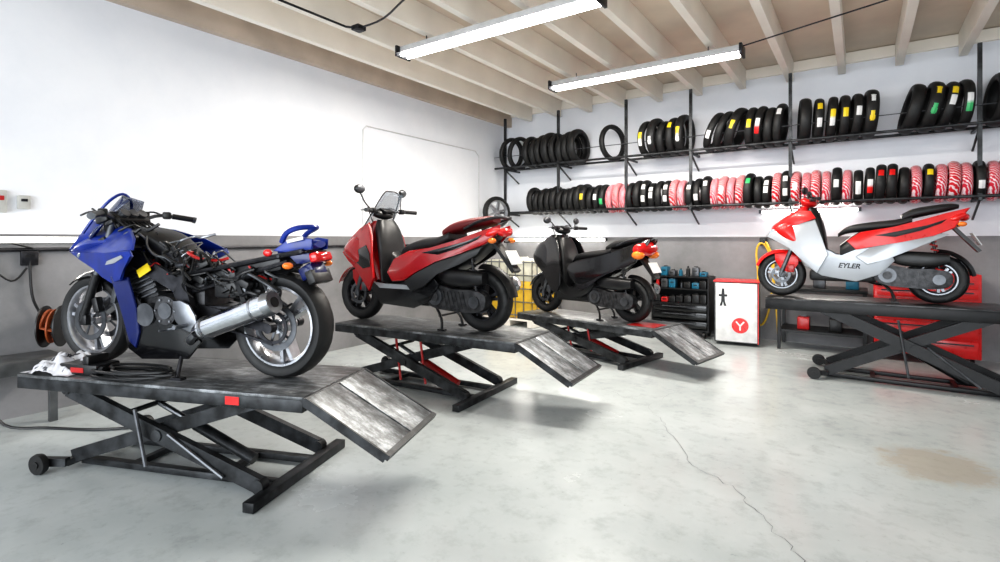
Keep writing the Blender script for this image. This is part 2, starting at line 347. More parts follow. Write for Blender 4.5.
# ------------------------------------------------------------ sport motorcycle
def sportbike(loc,rz,scale):
    R=root('motorcycle','partly stripped blue sport motorcycle with exposed engine on a lift','motorcycle',loc,rz,scale)
    WB=1.47
    wheel(R,'rear_wheel',0,.315,.155,.232,3,'alubright',1,True)
    wheel(R,'front_wheel',WB,.295,.112,.222,3,'alubright',2,True)
    def fork(bm):
        for s in (1,-1):
            y=s*.105
            cyl(bm,(WB,y,.30),(WB-.12,y,.60),.024,.026,n=16); cyl(bm,(WB-.12,y,.60),(WB-.265,y,.95),.020,.020,n=16,mi=1); box(bm,(WB-.02,y,.30),(.06,.04,.07),bev=.01)
            box(bm,(WB-.11,s*.088,.40),(.05,.05,.10),(0,.3,0),bev=.012)
        box(bm,(WB-.2,0,.82),(.06,.28,.04),(0,.38,0),bev=.01); box(bm,(WB-.255,0,.935),(.07,.27,.03),(0,.38,0),bev=.01)
    part('front_fork',R,['black','gunmetal'],fork)
    part('front_fender',R,'blackgloss',lambda bm:(fender(bm,WB,.295,.325,.9,2.45,.13),[box(bm,(WB-.08,s*.068,.53),(.08,.01,.10),(0,.3,0),bev=.004) for s in (1,-1)]))
    # angular fairing: upper flank, lower flank (two facets) and beak
    def nose(bm):
        loft(bm,[(1.70,.73,.012,.008),(1.64,.75,.05,.035),(1.54,.775,.10,.06),(1.38,.80,.14,.075),(1.20,.81,.15,.06)],e=1.7)
        for s in (1,-1):
            plate(bm,[(1.72,.745),(1.58,.83),(1.42,.895),(1.18,.915),(1.00,.895),(.84,.83),(.76,.765),(1.10,.745)],.235,.016,sub=1,lean=-.75,zr=.745,kx=-.36,xr=1.10,bev=.006,side=s)
            plate(bm,[(1.72,.745),(1.10,.745),(.76,.765),(.74,.73),(.88,.655),(.95,.585),(1.10,.555),(1.24,.59),(1.34,.645),(1.54,.69)],.235,.016,sub=1,lean=.20,zr=.745,kx=-.36,xr=1.10,bev=.006,side=s)
            plate(bm,[(1.68,.755),(1.54,.86),(1.40,.95),(1.30,.93),(1.40,.84)],.055,.016,sub=1,kx=-.16,xr=1.6,side=s)
    part('upper_fairing',R,'blue',nose)
    part2('fairing_lettering',R,'silver',lambda bm,s:plate(bm,[(1.12,.67),(1.08,.695),(.86,.735),(.845,.72),(.98,.685)],.2465,.006,sub=1,lean=.20,zr=.745,kx=-.36,xr=1.10,bev=0,side=s),label='silver graphic streak')
    part2('front_intake',R,'black',lambda bm,s:plate(bm,[(1.56,.765),(1.46,.80),(1.30,.815),(1.34,.785),(1.46,.765)],.2465,.006,sub=1,lean=-.75,zr=.745,kx=-.36,xr=1.10,bev=0,side=s),label='black air intake opening')
    def low(bm,s):
        plate(bm,[(1.02,.52),(.92,.50),(.84,.40),(.76,.34),(.52,.30),(.44,.22),(.55,.11),(.90,.09),(1.00,.15),(1.04,.32)],s*.185,.016,sub=1,lean=.08,zr=.4)
    part2('lower_fairing',R,'blackgloss',low,label='dark gloss lower fairing')
    part2('fairing_side_panel',R,'bluedark',lambda bm,s:plate(bm,[(1.08,.60),(.94,.60),(.90,.42),(.89,.26),(.93,.16),(.98,.20),(1.01,.36)],s*.202,.012,sub=1,lean=.1,zr=.4))
    o=part('windshield',R,'smoke',lambda bm:screen(bm,1.50,.88,.24,.24,.13,.6,.12)); md=o.modifiers.new('s','SOLIDIFY'); md.thickness=.004
    part('windshield_trim',R,'blue',lambda bm:tube(bm,[(1.42,-.14,.87),(1.35,-.12,.97),(1.28,-.075,1.08),(1.26,0,1.13),(1.28,.075,1.08),(1.35,.12,.97),(1.42,.14,.87)],.009,sub=4))
    part2('headlight',R,'lens',lambda bm,s:plate(bm,[(1.66,.715),(1.60,.735),(1.50,.738),(1.54,.705)],.098,.014,kx=-.5,xr=1.5,side=s))
    def dash(bm):
        box(bm,(1.20,0,.97),(.12,.22,.04),(0,-.5,0),bev=.015); box(bm,(1.24,.0,.92),(.14,.20,.07),(0,.3,0),bev=.02)
        for y in (-.06,0,.06): cyl(bm,(1.19,y,.98),(1.16,y,1.005),.03,n=20,mi=1)
        for k in range(9): tube(bm,[(1.24-.01*k,-.12+.03*k,.90),(1.20+.02*(k%3),-.10+.025*k,.96+.02*(k%3)),(1.08,-.12+.03*k,.90)],.006,sub=4)
        for s in (1,-1): box(bm,(1.28,s*.11,.96),(.10,.05,.05),(0,.3,0),bev=.012)
    part('instrument_cluster',R,['black','gunmetal'],dash)
    def bars(bm):
        for s in (1,-1):
            tube(bm,[(1.20,s*.10,.96),(1.17,s*.2,.995),(1.06,s*.34,.975)],.012,sub=4,mi=1)
            cyl(bm,(1.12,s*.25,.99),(1.05,s*.355,.97),.019); cyl(bm,(1.05,s*.355,.97),(1.04,s*.37,.965),.022,mi=1)
            box(bm,(1.14,s*.225,.995),(.05,.05,.05),(0,0,-s*.7),bev=.01)
            tube(bm,[(1.20,s*.22,1.0),(1.18,s*.28,.995),(1.12,s*.37,.97)],.006,sub=3,mi=1)
            tube(bm,[(1.17,s*.23,.99),(1.26,s*.20,1.02),(1.30,s*.1,.95),(1.25,s*.05,.78)],.006,sub=5)
            cyl(bm,(1.24,s*.15,.98),(1.24,s*.15,1.02),.022)
    part('handlebar',R,['black','gunmetal'],bars)
    def fr(bm):
        for s in (1,-1):
            beam(bm,(1.17,s*.06,.86),(1.05,s*.17,.76),.035,.10); beam(bm,(1.05,s*.17,.76),(.62,s*.16,.55),.035,.09); beam(bm,(.62,s*.16,.60),(.53,s*.14,.26),.04,.10)
            tube(bm,[(.68,s*.13,.60),(.35,s*.12,.66),(-.20,s*.09,.76)],.016,sub=3); tube(bm,[(.6,s*.13,.5),(.3,s*.12,.58),(-.1,s*.1,.70)],.013,sub=3)
        for xx,z in ((.3,.67),(-.05,.73),(-.2,.76)): cyl(bm,(xx,-.12,z),(xx,.12,z),.01)
    part('frame',R,'darkmetal',fr)
    def eng(bm):
        box(bm,(.80,0,.36),(.44,.30,.26),bev=.04); box(bm,(.92,0,.55),(.20,.30,.22),(0,.35,0),bev=.02); box(bm,(.58,0,.42),(.2,.22,.3),bev=.03)
        for k in range(6): box(bm,(.90+.012*k,0,.47+.03*k),(.24,.34,.008),(0,.35,0),mi=1)
        for s in (1,-1):
            cyl(bm,(.68,s*.14,.40),(.68,s*.20,.40),.085,n=28); cyl(bm,(.84,s*.14,.37),(.84,s*.20,.37),.07,n=28,mi=1)
            cyl(bm,(.68,s*.2,.40),(.68,s*.207,.40),.05,n=20,mi=1)
            for k in range(6):
                a=k*pi/3; cyl(bm,(.68+.072*math.cos(a),s*.2,.40+.072*math.sin(a)),(.68+.072*math.cos(a),s*.208,.40+.072*math.sin(a)),.007,n=6,mi=2)
            tube(bm,[(1.02,s*.08,.5),(1.12,s*.09,.42),(1.06,s*.1,.25),(.8,s*.11,.19)],.022,sub=4,mi=2)
        box(bm,(1.13,0,.56),(.04,.30,.28),(0,-.25,0),bev=.008,mi=1)
        for k in range(10): box(bm,(1.155-.006*k,0,.44+.026*k),(.03,.28,.004),(0,-.25,0))
    part('engine',R,['engine','gunmetal','steel'],eng)
    def air(bm):
        loft(bm,[(1.14,.82,.08,.05),(1.04,.84,.13,.07),(.88,.81,.14,.07),(.74,.73,.12,.07),(.62,.65,.10,.06)],e=3)
        for y in (-.09,-.03,.03,.09): cyl(bm,(.88,y,.64),(.86,y,.78),.026,n=14)
        cyl(bm,(.98,.15,.83),(.98,.17,.83),.04)
    part('airbox',R,'black',air)
    def mess(bm):
        rnd=random.Random(3)
        for k in range(90):
            x0=rnd.uniform(.05,1.12); z0=.57+.22*x0+rnd.uniform(-.10,.08); y0=rnd.uniform(.02,.18)
            pts=[(x0,y0,z0)]
            for q in range(4): pts.append((pts[-1][0]-rnd.uniform(-.02,.10),min(.20,max(-.12,pts[-1][1]+rnd.uniform(-.07,.07))),pts[-1][2]+rnd.uniform(-.07,.04)))
            tube(bm,pts,rnd.uniform(.004,.010),6,sub=4,mi=(0,1,0,3,0,1,0,2,0,3,0,0,1,0,0,3)[k%16])
        for k in range(26):
            xx=rnd.uniform(.0,1.0)
            box(bm,(xx,rnd.uniform(.05,.15),.50+.22*xx+rnd.uniform(-.07,.05)),(rnd.uniform(.04,.09),.05,rnd.uniform(.025,.06)),(0,rnd.uniform(-.5,.1),0),bev=.008,mi=(0,1,0,0)[k%4])
    part('wiring_harness',R,['black','gunmetal','redmetal','alu'],mess)
    part('yellow_tag',R,'yellow',lambda bm:(box(bm,(.84,.205,.64),(.10,.006,.05),(0,.5,0)),))
    def sub(bm):
        box(bm,(.42,0,.60),(.32,.20,.13),(0,.15,0),bev=.02); box(bm,(.12,0,.67),(.34,.20,.10),(0,.15,0),bev=.02)
        box(bm,(.30,.12,.53),(.16,.05,.10),bev=.015); cyl(bm,(.2,.13,.60),(.1,.13,.64),.03); box(bm,(.50,.1,.67),(.14,.08,.05),(0,.4,0),bev=.01)
        fender(bm,0,.315,.35,1.3,1.8,.14)
    part('battery_tray',R,'black',sub)
    def tail(bm):
        loft(bm,[(.0,.75,.06,.02),(-.08,.77,.08,.03),(-.18,.79,.08,.035),(-.25,.80,.05,.02)],e=2.2)
        for s in (1,-1):
            plate(bm,[(.00,.76),(-.08,.815),(-.18,.84),(-.25,.83),(-.245,.77),(-.12,.75)],s*.09,.016,sub=1,kx=.1,xr=-.1)
            plate(bm,[(-.10,.735),(-.23,.75),(-.24,.70),(-.16,.68)],s*.092,.012,sub=1,kx=.1,xr=-.1,mi=1)
    part('tail_cowl',R,['blue','bluedark'],tail)
    part('grab_rail',R,'blue',lambda bm:tube(bm,[(-.05,.085,.81),(-.09,.095,.865),(-.16,.08,.895),(-.21,0,.90),(-.16,-.08,.895),(-.09,-.095,.865),(-.05,-.085,.81)],.016,sub=4))
    part('tail_light',R,'redlens',lambda bm:box(bm,(-.25,0,.725),(.06,.17,.06),(0,.3,0),bev=.02))
    part2('side_reflector',R,'redlens',lambda bm,s:ball(bm,(.02,s*.12,.75),(.03,.018,.022)),label='small red side reflector')
    part('tail_undertray',R,['bluedark','black'],lambda bm:(box(bm,(-.20,0,.64),(.10,.14,.08),(0,.5,0),bev=.015),box(bm,(-.24,0,.61),(.05,.18,.08),(0,.4,0),bev=.006,mi=1)))
    part('tail_sticker',R,'white',lambda bm:box(bm,(-.15,.102,.825),(.11,.006,.02),(0,.2,0),bev=.002),label='white sticker strip')
    part2('turn_signal',R,['amber','black'],lambda bm,s:(cyl(bm,(-.17,s*.07,.68),(-.17,s*.18,.68),.009,mi=1),ball(bm,(-.17,s*.19,.68),(.030,.030,.02))))
    def sw(bm):
        for s in (1,-1):
            beam(bm,(.54,s*.10,.40),(.0,s*.12,.315),.035,.08,.03,.05)
            cyl(bm,(0,s*.1,.315),(0,s*.15,.315),.03)
        cyl(bm,(.54,-.14,.40),(.54,.14,.40),.035); box(bm,(.42,0,.39),(.10,.22,.06),bev=.01)
    part('swingarm',R,'darkmetal',sw)
    def chain(bm):
        for r,xx,z in ((.10,0,.315),(.04,.54,.38)): lathe(bm,[(r-.02,.098),(r,.098),(r,.106),(r-.02,.106)],(xx,0,z),32)
        beam(bm,(.0,.102,.415),(.54,.102,.42),.014,.014); beam(bm,(0,.102,.215),(.54,.102,.34),.014,.014)
    part('chain',R,'darkmetal',chain)
    def ex(bm):
        a=V(.42,.23,.29); b=V(-.10,.235,.475); d=(b-a).normalized()
        cyl(bm,a,a+d*.06,.035,.062,n=28); cyl(bm,a+d*.06,b-d*.03,.062,.066,n=32); cyl(bm,b-d*.03,b+d*.02,.069,.062,n=32,mi=1)
        cyl(bm,b+d*.018,b+d*.024,.03,n=18,mi=2)
        for t in (.08,.44): cyl(bm,a+d*t,a+d*(t+.012),.069,n=32,mi=1)
        tube(bm,[a+d*.01,a-d*.08+V(0,-.03,-.03),(.56,.12,.2),(.8,.1,.18)],.024,sub=4,mi=1)
        beam(bm,(.10,.2,.45),(.22,.14,.58),.012,.03,mi=2)
    part('exhaust_silencer',R,['chrome','steel','black'],ex)
    part2('footpeg',R,'alu',lambda bm,s:(plate(bm,[(.62,.46),(.50,.44),(.44,.32),(.50,.28),(.60,.34)],s*.20,.012,sub=2),cyl(bm,(.52,s*.2,.32),(.52,s*.29,.32),.013),tube(bm,[(.5,s*.2,.32),(.65,s*.21,.29),(.66,s*.26,.29)],.007)))
    part('side_stand',R,'darkmetal',lambda bm:(tube(bm,[(.62,.12,.2),(.58,.2,.05),(.57,.22,.012)],.012),box(bm,(.56,.22,.008),(.07,.04,.014))))
    return R
# ------------------------------------------------------------ scooter
def scooter(label,loc,rz,scale,c):
    R=root('scooter',label,'scooter',loc,rz,scale)
    WB=c['wb']; r=c['r']; w=c.get('w',.12); hs=c.get('hs',0); mx=c.get('maxi',0); SB=c.get('sub',1)
    wheel(R,'rear_wheel',0,r,w,r*.62,c['sp'],c['rim'],1,True)
    wheel(R,'front_wheel',WB,r,w*.92,r*.64,c['sp'],c['rim'],1,True)
    def fork(bm):
        for s in (1,-1):
            cyl(bm,(WB,s*.085,r),(WB-.10,s*.085,r+.27),.022); cyl(bm,(WB-.10,s*.085,r+.27),(WB-.14,s*.085,.62),.016,mi=1); box(bm,(WB-.01,s*.085,r),(.05,.03,.06),bev=.008)
        box(bm,(WB-.13,0,.60),(.06,.22,.05),bev=.01); box(bm,(WB-.10,.075,r+.07),(.07,.04,.09),bev=.01,mi=2)
    part('front_fork',R,['gunmetal','steel',c.get('cal','gunmetal')],fork)
    part('front_fender',R,c['fen'],lambda bm:(fender(bm,WB,r,r+.035,.35,2.5,w+.04,n=20),[plate(bm,[(WB-.18,r+.20),(WB+.06,r+.23),(WB+.0,r+.06),(WB-.12,r+.04)],s*.078,.012,sub=2) for s in (1,-1)]))
    FS=c['front']
    part('front_fairing',R,c['cf'],lambda bm:loft(bm,FS,axis='z',e=c.get('fe',2.1)))
    WP=c['wingp']
    part2('leg_shield_wing',R,c.get('wing',c['cf']),lambda bm,s:plate(bm,WP,s*c.get('wy',.205),.024,sub=SB,lean=-.12,zr=.6,kx=-.25,xr=WB-.25,bev=.01))
    if c.get('chev'):
        CP=c['chevp']
        part2('shield_accent',R,c['chev'],lambda bm,s:plate(bm,CP,s*(c.get('wy',.205)+.014),.012,sub=1,lean=-.12,zr=.6,kx=-.25,xr=WB-.25))
    def inner(bm):
        loft(bm,[(.34,WB-.44,.20,.02),(.5,WB-.42,.20,.03),(.7,WB-.38,.18,.05),(.88,WB-.33,.15,.06),(.98,WB-.30,.10,.04)],axis='z',e=3)
        cyl(bm,(WB-.26,0,.9),(WB-.30,0,1.03+hs),.03)
    part('leg_shield',R,'black',inner)
    hx=c.get('hx',0)
    part2('headlight',R,['lens','black'],lambda bm,s:(plate(bm,[(WB+.10+hx,.69),(WB+.06+hx,.75),(WB-.12,.80),(WB-.02+hx,.71)],s*.135,.05,sub=1,kx=-.55,xr=WB-.02,lean=-.3,zr=.74,bev=.01)))
    part('beak_trim',R,'black',lambda bm:(loft(bm,[(WB-.1,.60,.10,.02),(WB+.03+hx,.64,.08,.02),(WB+.12+hx,.67,.02,.012)],e=2.4)))
    zb=1.02+hs
    def bar(bm):
        for s in (1,-1):
            tube(bm,[(WB-.29,0,zb-.03),(WB-.29,s*.12,zb+.02),(WB-.38,s*.34,zb+.02)],.012,sub=4,mi=1)
            cyl(bm,(WB-.34,s*.24,zb+.025),(WB-.385,s*.355,zb+.02),.019); box(bm,(WB-.325,s*.20,zb+.025),(.055,.05,.05),bev=.012)
            tube(bm,[(WB-.29,s*.19,zb+.03),(WB-.27,s*.25,zb+.03),(WB-.32,s*.35,zb+.02)],.006,sub=3,mi=1)
            tube(bm,[(WB-.29,s*.18,zb+.03),(WB-.2,s*.14,zb+.06),(WB-.2,s*.06,zb-.1)],.005,sub=4)
    part('handlebar',R,['black','gunmetal'],bar)
    part('handlebar_cowl',R,c.get('cowl','black'),lambda bm:(ball(bm,(WB-.26,0,zb),(.09,.13,.05),rot=(0,-.3,0),n=20),box(bm,(WB-.32,0,zb+.03),(.09,.14,.02),(0,-.4,0),bev=.008)))
    for s in (1,-1):
        def mir(bm):
            k=c.get('mh',.17)
            tube(bm,[(WB-.30,s*.21,zb+.04),(WB-.27,s*.25,zb+.10),(WB-.24,s*.28,zb+k)],.007,sub=4)
            ball(bm,(WB-.25,s*.30,zb+k+.03),(.025,.060,.042),rot=(0,0,-s*.15),n=20)
            ball(bm,(WB-.268,s*.30,zb+k+.03),(.012,.050,.034),rot=(0,0,-s*.15),n=20,mi=1)
        part('mirror',R,['black','gunmetal'],mir)
    if c.get('scr'):
        sw_=.18 if mx else .17
        o=part('windshield',R,'clear' if mx else 'smoke',lambda bm:screen(bm,WB-.04,.90,.26*c['scr']/.35,c['scr'],sw_,.40,.12)); md=o.modifiers.new('s','SOLIDIFY'); md.thickness=.005
        if mx: part('windshield_frame',R,'black',lambda bm:tube(bm,[(WB-.16,-.18,.88),(WB-.26,-.165,1.02),(WB-.37,-.11,1.22),(WB-.34,0,1.255),(WB-.37,.11,1.22),(WB-.26,.165,1.02),(WB-.16,.18,.88)],.006,sub=4))
    def floor_(bm):
        loft(bm,[(WB-.36,.36,.17,.03),(WB-.5,.33,.18,.035),(.6,.33,.18,.04),(.45,.36,.16,.06)],e=5)
        if mx: loft(bm,[(WB-.32,.62,.09,.18),(WB-.48,.48,.10,.16),(.78,.47,.13,.15),(.62,.54,.15,.16)],e=3)
        for s in (1,-1):
            for k in range(4): box(bm,((WB-.4+.5)/2+.05,s*(.05+.035*k),.371),(.26,.012,.006))
        box(bm,((WB+.2)/2,0,.25),(.6,.22,.12),bev=.03); box(bm,(.62,0,.40),(.3,.26,.2),bev=.04)
    part('floorboard',R,'black',floor_)
    SP=c.get('sillp',[(WB-.38,.56),(WB-.30,.44),(WB-.40,.29),(WB-.60,.25),(.62,.25),(.45,.34),(.38,.50),(.50,.58),(.60,.44),(.70,.37),(WB-.55,.36),(WB-.44,.42)])
    part2('side_sill',R,c['sill'],lambda bm,s:plate(bm,SP,s*.195,.024,sub=SB,bev=.01))
    if c.get('strip'):
        part2('side_strip',R,c['strip'],lambda bm,s:plate(bm,[(WB-.34,.40),(WB-.42,.345),(.66,.345),(.60,.375),(.72,.385),(WB-.48,.385)],s*.209,.01,sub=1,bev=.002),label='silver lower trim strip')
    part('underseat_body',R,c.get('ub','black'),lambda bm:loft(bm,[(.80,.46,.12,.12),(.62,.53,.16,.19),(.35,.62,.175,.16),(.12,.70,.16,.12),(-.04,.78,.13,.08),(-.15,.84,.07,.04)],e=3))
    TP=c.get('tailp',[(.74,.60),(.62,.70),(.35,.755),(.12,.82),(-.06,.89),(-.24,.96),(-.27,.93),(-.18,.82),(-.12,.70),(.05,.62),(.25,.57),(.42,.46),(.6,.42)])
    part2('tail_side_panel',R,c['tail'],lambda bm,s:plate(bm,TP,s*.178,.03,sub=SB,lean=-.14,zr=.7,kx=.14,xr=.2,bev=.012))
    if c.get('acc'):
        AP=c.get('accp',[(.62,.50),(.45,.58),(.22,.63),(.05,.66),(.16,.58),(.32,.50),(.42,.40),(.56,.36)])
        part2('accent_panel',R,c['acc'],lambda bm,s:plate(bm,AP,s*.192,.018,sub=SB,lean=-.14,zr=.6,kx=.14,xr=.2))
    if c.get('dec'):
        part2('tail_decal',R,c['dec'],lambda bm,s:plate(bm,[(.50,.675),(.30,.72),(.08,.775),(-.06,.83),(-.02,.79),(.14,.72),(.34,.66)],s*.196,.008,sub=1,lean=-.14,zr=.7,kx=.14,xr=.2,bev=.002),label='dark graphic decal on tail panel')
    SM=c.get('seatm',[(.82,.68,.05,.02),(.72,.74,.10,.04),(.5,.77,.14,.05),(.32,.79,.155,.05),(.2,.83,.14,.05)])
    SQ=c.get('seatp',[(.28,.85,.13,.04),(.18,.895,.135,.05),(.02,.93,.125,.045),(-.10,.95,.09,.035),(-.16,.955,.05,.02)])
    def seat(bm): loft(bm,SM,e=2.6,mi=0); loft(bm,SQ,e=2.6,mi=1)
    part('seat',R,[c['seat'],c.get('seat2',c['seat'])],seat)
    if c.get('rail',1):
        part('grab_rail',R,'darkmetal',lambda bm:tube(bm,[(.12,.14,.88),(-.04,.16,.94),(-.18,.12,.97),(-.22,0,.97),(-.18,-.12,.97),(-.04,-.16,.94),(.12,-.14,.88)],.013,sub=4))
    tl=c.get('tls',1)
    part('tail_light',R,'redlens',lambda bm:(ball(bm,(-.20,0,.85),(.045,.11*tl,.04*tl),n=20),[ball(bm,(-.15,s*.12,.85),(.07,.025,.028*tl),rot=(0,.4,s*.3)) for s in (1,-1)]))
    part2('turn_signal',R,['amber','black'],lambda bm,s:(cyl(bm,(-.16,s*.06,.77),(-.17,s*.15,.77),.008,mi=1),ball(bm,(-.17,s*.165,.78),(.035*tl,.04*tl,.024*tl))))
    part('rear_fender',R,'black',lambda bm:(fender(bm,0,r,r+.05,1.5,3.0,w+.03),beam(bm,(-.10,0,.78),(-.31,0,.52),.12,.03)))
    part('license_plate',R,'white',lambda bm:box(bm,(-.285,0,.64),(.006,.19,.13),(0,.5,0),bev=.002))
    def en(bm):
        plate(bm,[(-.09,r-.05),(-.10,r+.05),(0,r+.10),(.22,r+.10),(.44,r+.14),(.52,r+.06),(.46,r-.06),(.2,r-.09),(0,r-.09)],.125,.09,sub=3)
        cyl(bm,(.40,.16,r+.03),(.40,.185,r+.03),.075,n=28,mi=1); cyl(bm,(0,.16,r),(0,.185,r),.05,n=28,mi=1); cyl(bm,(.40,.18,r+.03),(.40,.195,r+.03),.04,n=20)
        for k in range(6): beam(bm,(.08+.04*k,.172,r-.06),(.12+.04*k,.172,r+.08),.008,.008)
        box(bm,(.48,0,r+.08),(.20,.18,.16),bev=.03)
        for k in range(7): box(bm,(.56+.016*k,0,r+.12),(.008,.20,.15))
        loft(bm,[(-.08,r+.20,.05,.05),(.08,r+.19,.07,.075),(.28,r+.20,.06,.07),(.38,r+.2,.03,.03)],e=3,y0=.13,mi=2)
    part('engine',R,['engine','gunmetal','black'],en)
    def ex(bm):
        a=V(.28,-.19,r+.02); b=V(-.20,-.20,r+.14); d=(b-a).normalized()
        cyl(bm,a,a+d*.08,.03,.065,n=24); cyl(bm,a+d*.08,b,.065,.065,n=24); cyl(bm,b,b+d*.03,.065,.03,n=24,mi=1)
        tube(bm,[a,(.4,-.15,r-.08),(.55,-.05,r-.05),(.6,0,r+.05)],.018,sub=4,mi=1)
    part('exhaust_silencer',R,['darkmetal','steel'],ex)
    def sh(bm):
        a=V(-.02,.15,r+.02); b=V(.06,.13,.70); cyl(bm,a,b,.012); tube(bm,helix(a.lerp(b,.15),a.lerp(b,.8),.026,6),.006,6,mi=1)
    part('rear_shock',R,['black',c.get('spring','darkmetal')],sh)
    def st(bm):
        for s in (1,-1): tube(bm,[(.45,s*.10,.2),(.36,s*.14,.10),(.34,s*.16,.012)],.012,sub=3); box(bm,(.34,s*.16,.008),(.07,.04,.012))
        cyl(bm,(.39,-.13,.12),(.39,.13,.12),.01)
    part('center_stand',R,'black',st)
    if c.get('txt'):
        t,sz,x0,y0,z0,mm,rt=c['txt']
        text('lettering',t,sz,R,(x0,y0,z0),(pi/2,rt,pi),mm,shear=.25,bold=.002)
    return R
# ------------------------------------------------------------ lifts
def lift(label,loc,rz,zt,deck,frm,rampm,L=2.05,W=.68,strut=None,tag=False,sk=.075,ah=.09,patch=False,bs=0,be=.08):
    R=root('motorcycle_lift',label,'lift',loc,rz,1)
    h=L/2
    def pf(bm):
        box(bm,(0,0,zt-.012),(L,W,.024),bev=.004)
        for s in (1,-1): box(bm,(0,s*(W/2-.012),zt-.0125-sk/2),(L,.024,sk),bev=.004,mi=1); box(bm,(0,s*(W/2-.14),zt-.045),(L*.9,.03,.05),mi=1)
        for xx in (-h+.012,h-.012): box(bm,(xx,0,zt-.05),(.024,W-.05,.07),mi=1)
        for k in range(5): box(bm,(-h+.3+k*(L-.6)/4,0,zt-.04),(.04,W-.06,.03),mi=1)
    P=part('platform',R,[deck,frm],pf)
    if tag: part('warning_label',P,'redbright',lambda bm:box(bm,(-.58,W/2+.002,zt-.05),(.09,.004,.045)),label='small red warning plate')
    if patch: part('paint_patch',P,'redmetal',lambda bm:box(bm,(-h+.22,.05,zt+.0015),(.34,.30,.003)),label='worn red painted patch on deck')
    def rm(bm):
        a=math.atan2(.27,.50); ln=.565
        for s in (1,-1):
            box(bm,(-h-.25,s*W*.248,zt-.145),(ln,W*.475,.016),(0,-a,0),bev=.003)
            box(bm,(-h-.245,s*(W/2-.008),zt-.155),(ln-.02,.012,.05),(0,-a,0),mi=1)
        box(bm,(-h-.25,0,zt-.153),(ln-.01,W*.96,.012),(0,-a,0),mi=1)
        box(bm,(-h-.493,0,zt-.275),(.03,W,.03),(0,-a,0),mi=1)
        cyl(bm,(-h-.005,-W/2,zt-.02),(-h-.005,W/2,zt-.02),.016,mi=1)
    part('ramp',R,[rampm,frm],rm)
    for s in (1,-1):
        part('scissor_arm',R,frm,lambda bm:(beam(bm,(bs-.72,s*(W/2-.05),.07),(bs*.6+.66,s*(W/2-.05),zt-.08),.04,ah),cyl(bm,(bs-.72,s*(W/2-.08),.07),(bs-.72,s*(W/2-.02),.07),.04),cyl(bm,(bs*.6+.66,s*(W/2-.08),zt-.08),(bs*.6+.66,s*(W/2-.02),zt-.08),.03),
            cyl(bm,(bs-.03,s*(W/2-.14),(zt-.01)/2),(bs-.03,s*(W/2-.02),(zt-.01)/2),.035)))
        part('scissor_arm',R,frm,lambda bm:(beam(bm,(bs+.70,s*(W/2-.11),.075),(bs*.6-.66,s*(W/2-.11),zt-.08),.035,ah*.9),cyl(bm,(bs*.6-.66,s*(W/2-.14),zt-.08),(bs*.6-.66,s*(W/2-.08),zt-.08),.03)))
        part('caster_wheel',R,'rubber',lambda bm:(lathe(bm,[(.02,-.018),(.060,-.018),(.065,0),(.060,.018),(.02,.018)],(bs+.80,s*(W/2+.03),.065),24),cyl(bm,(bs+.80,s*(W/2-.02),.065),(bs+.80,s*(W/2+.055),.065),.022,n=12)))
    def bf(bm):
        for s in (1,-1): box(bm,(bs-.03,s*(W/2-.17),.03),(1.45,.05,.04),bev=.004)
        box(bm,(bs-.78,0,.03),(.07,W+2*be,.055),bev=.004); box(bm,(bs-.35,0,.03),(.04,W-.3,.035)); box(bm,(bs+.70,0,.05),(.05,W-.1,.04),bev=.004); box(bm,(bs+.3,0,.03),(.04,W-.3,.035))
        for s in (1,-1): beam(bm,(bs+.68,s*(W/2-.05),.06),(bs+.82,s*(W/2-.01),.065),.04,.05)
        cyl(bm,(bs-.03,-W/2+.1,(zt-.01)/2),(bs-.03,W/2-.1,(zt-.01)/2),.018); cyl(bm,(bs+.3,-W/2+.1,zt*.62),(bs+.3,W/2-.1,zt*.62),.016)
    part('base_frame',R,frm,bf)
    def hy(bm):
        a=V(bs-.45,0,.07); b=V(bs+.28,0,zt*.62); m=a.lerp(b,.6); cyl(bm,a,m,.035,n=20); cyl(bm,m,b,.018,n=14,mi=1)
    part('hydraulic_cylinder',R,['redmetal' if strut else frm,'steel'],hy)
    if strut:
        for xx in (-.25,.05):
            part('locking_strut',R,strut,lambda bm:tube(bm,[(bs+xx,W/2-.09,.10),(bs+xx+.06,W/2-.09,zt-.1)],.012),label='thin red safety strut')
    else:
        for a_,b_ in (((bs-.50,W/2-.02,.1),(bs-.12,W/2-.02,zt*.52)),((bs+.02,W/2,.12),(bs+.10,W/2,zt-.15))):
            part('locking_strut',R,'gunmetal',lambda bm:tube(bm,[a_,b_],.011))
    return R
YAW1=math.radians(201.0); YAW2=math.radians(184.7); YAW3=math.radians(169.7); YAW4=math.radians(180)
L1=(-3.555,1.651,0); L2=(-3.42,3.856,0); L3=(-2.78,6.09,0); L4=(.245,6.69,0)
ZA,ZB,ZC,ZD=.60,.60,.47,.82
lift('worn grey steel motorcycle lift carrying the blue sport motorcycle',L1,YAW1,ZA,'deckworn','liftdark','rampworn',tag=True,be=.12)
lift('worn grey steel motorcycle lift with red struts under red scooter',L2,YAW2,ZB,'deckworn','liftdark','rampworn',L=2.1,strut='redmetal',bs=.20,be=.18)
lift('low grey steel motorcycle lift carrying the black scooter',L3,YAW3,ZC,'deckworn','liftdark','rampworn',L=2.0,strut='redmetal',patch=True,bs=.10,be=.12)
lift('tall black steel motorcycle lift carrying silver and red scooter',L4,YAW4,ZD,'deckblack','liftblack','deckblack',L=2.2,sk=.11,ah=.11,bs=-.16)
def onlift(L,yaw,t,Ln,lat=0,z=0):
    d=t-Ln/2; return (L[0]+math.cos(yaw)*d-math.sin(yaw)*lat, L[1]+math.sin(yaw)*d+math.cos(yaw)*lat, z)
sportbike(onlift(L1,YAW1,.36,2.05,0,ZA+.001),YAW1-.03,1.03)
WB=1.43
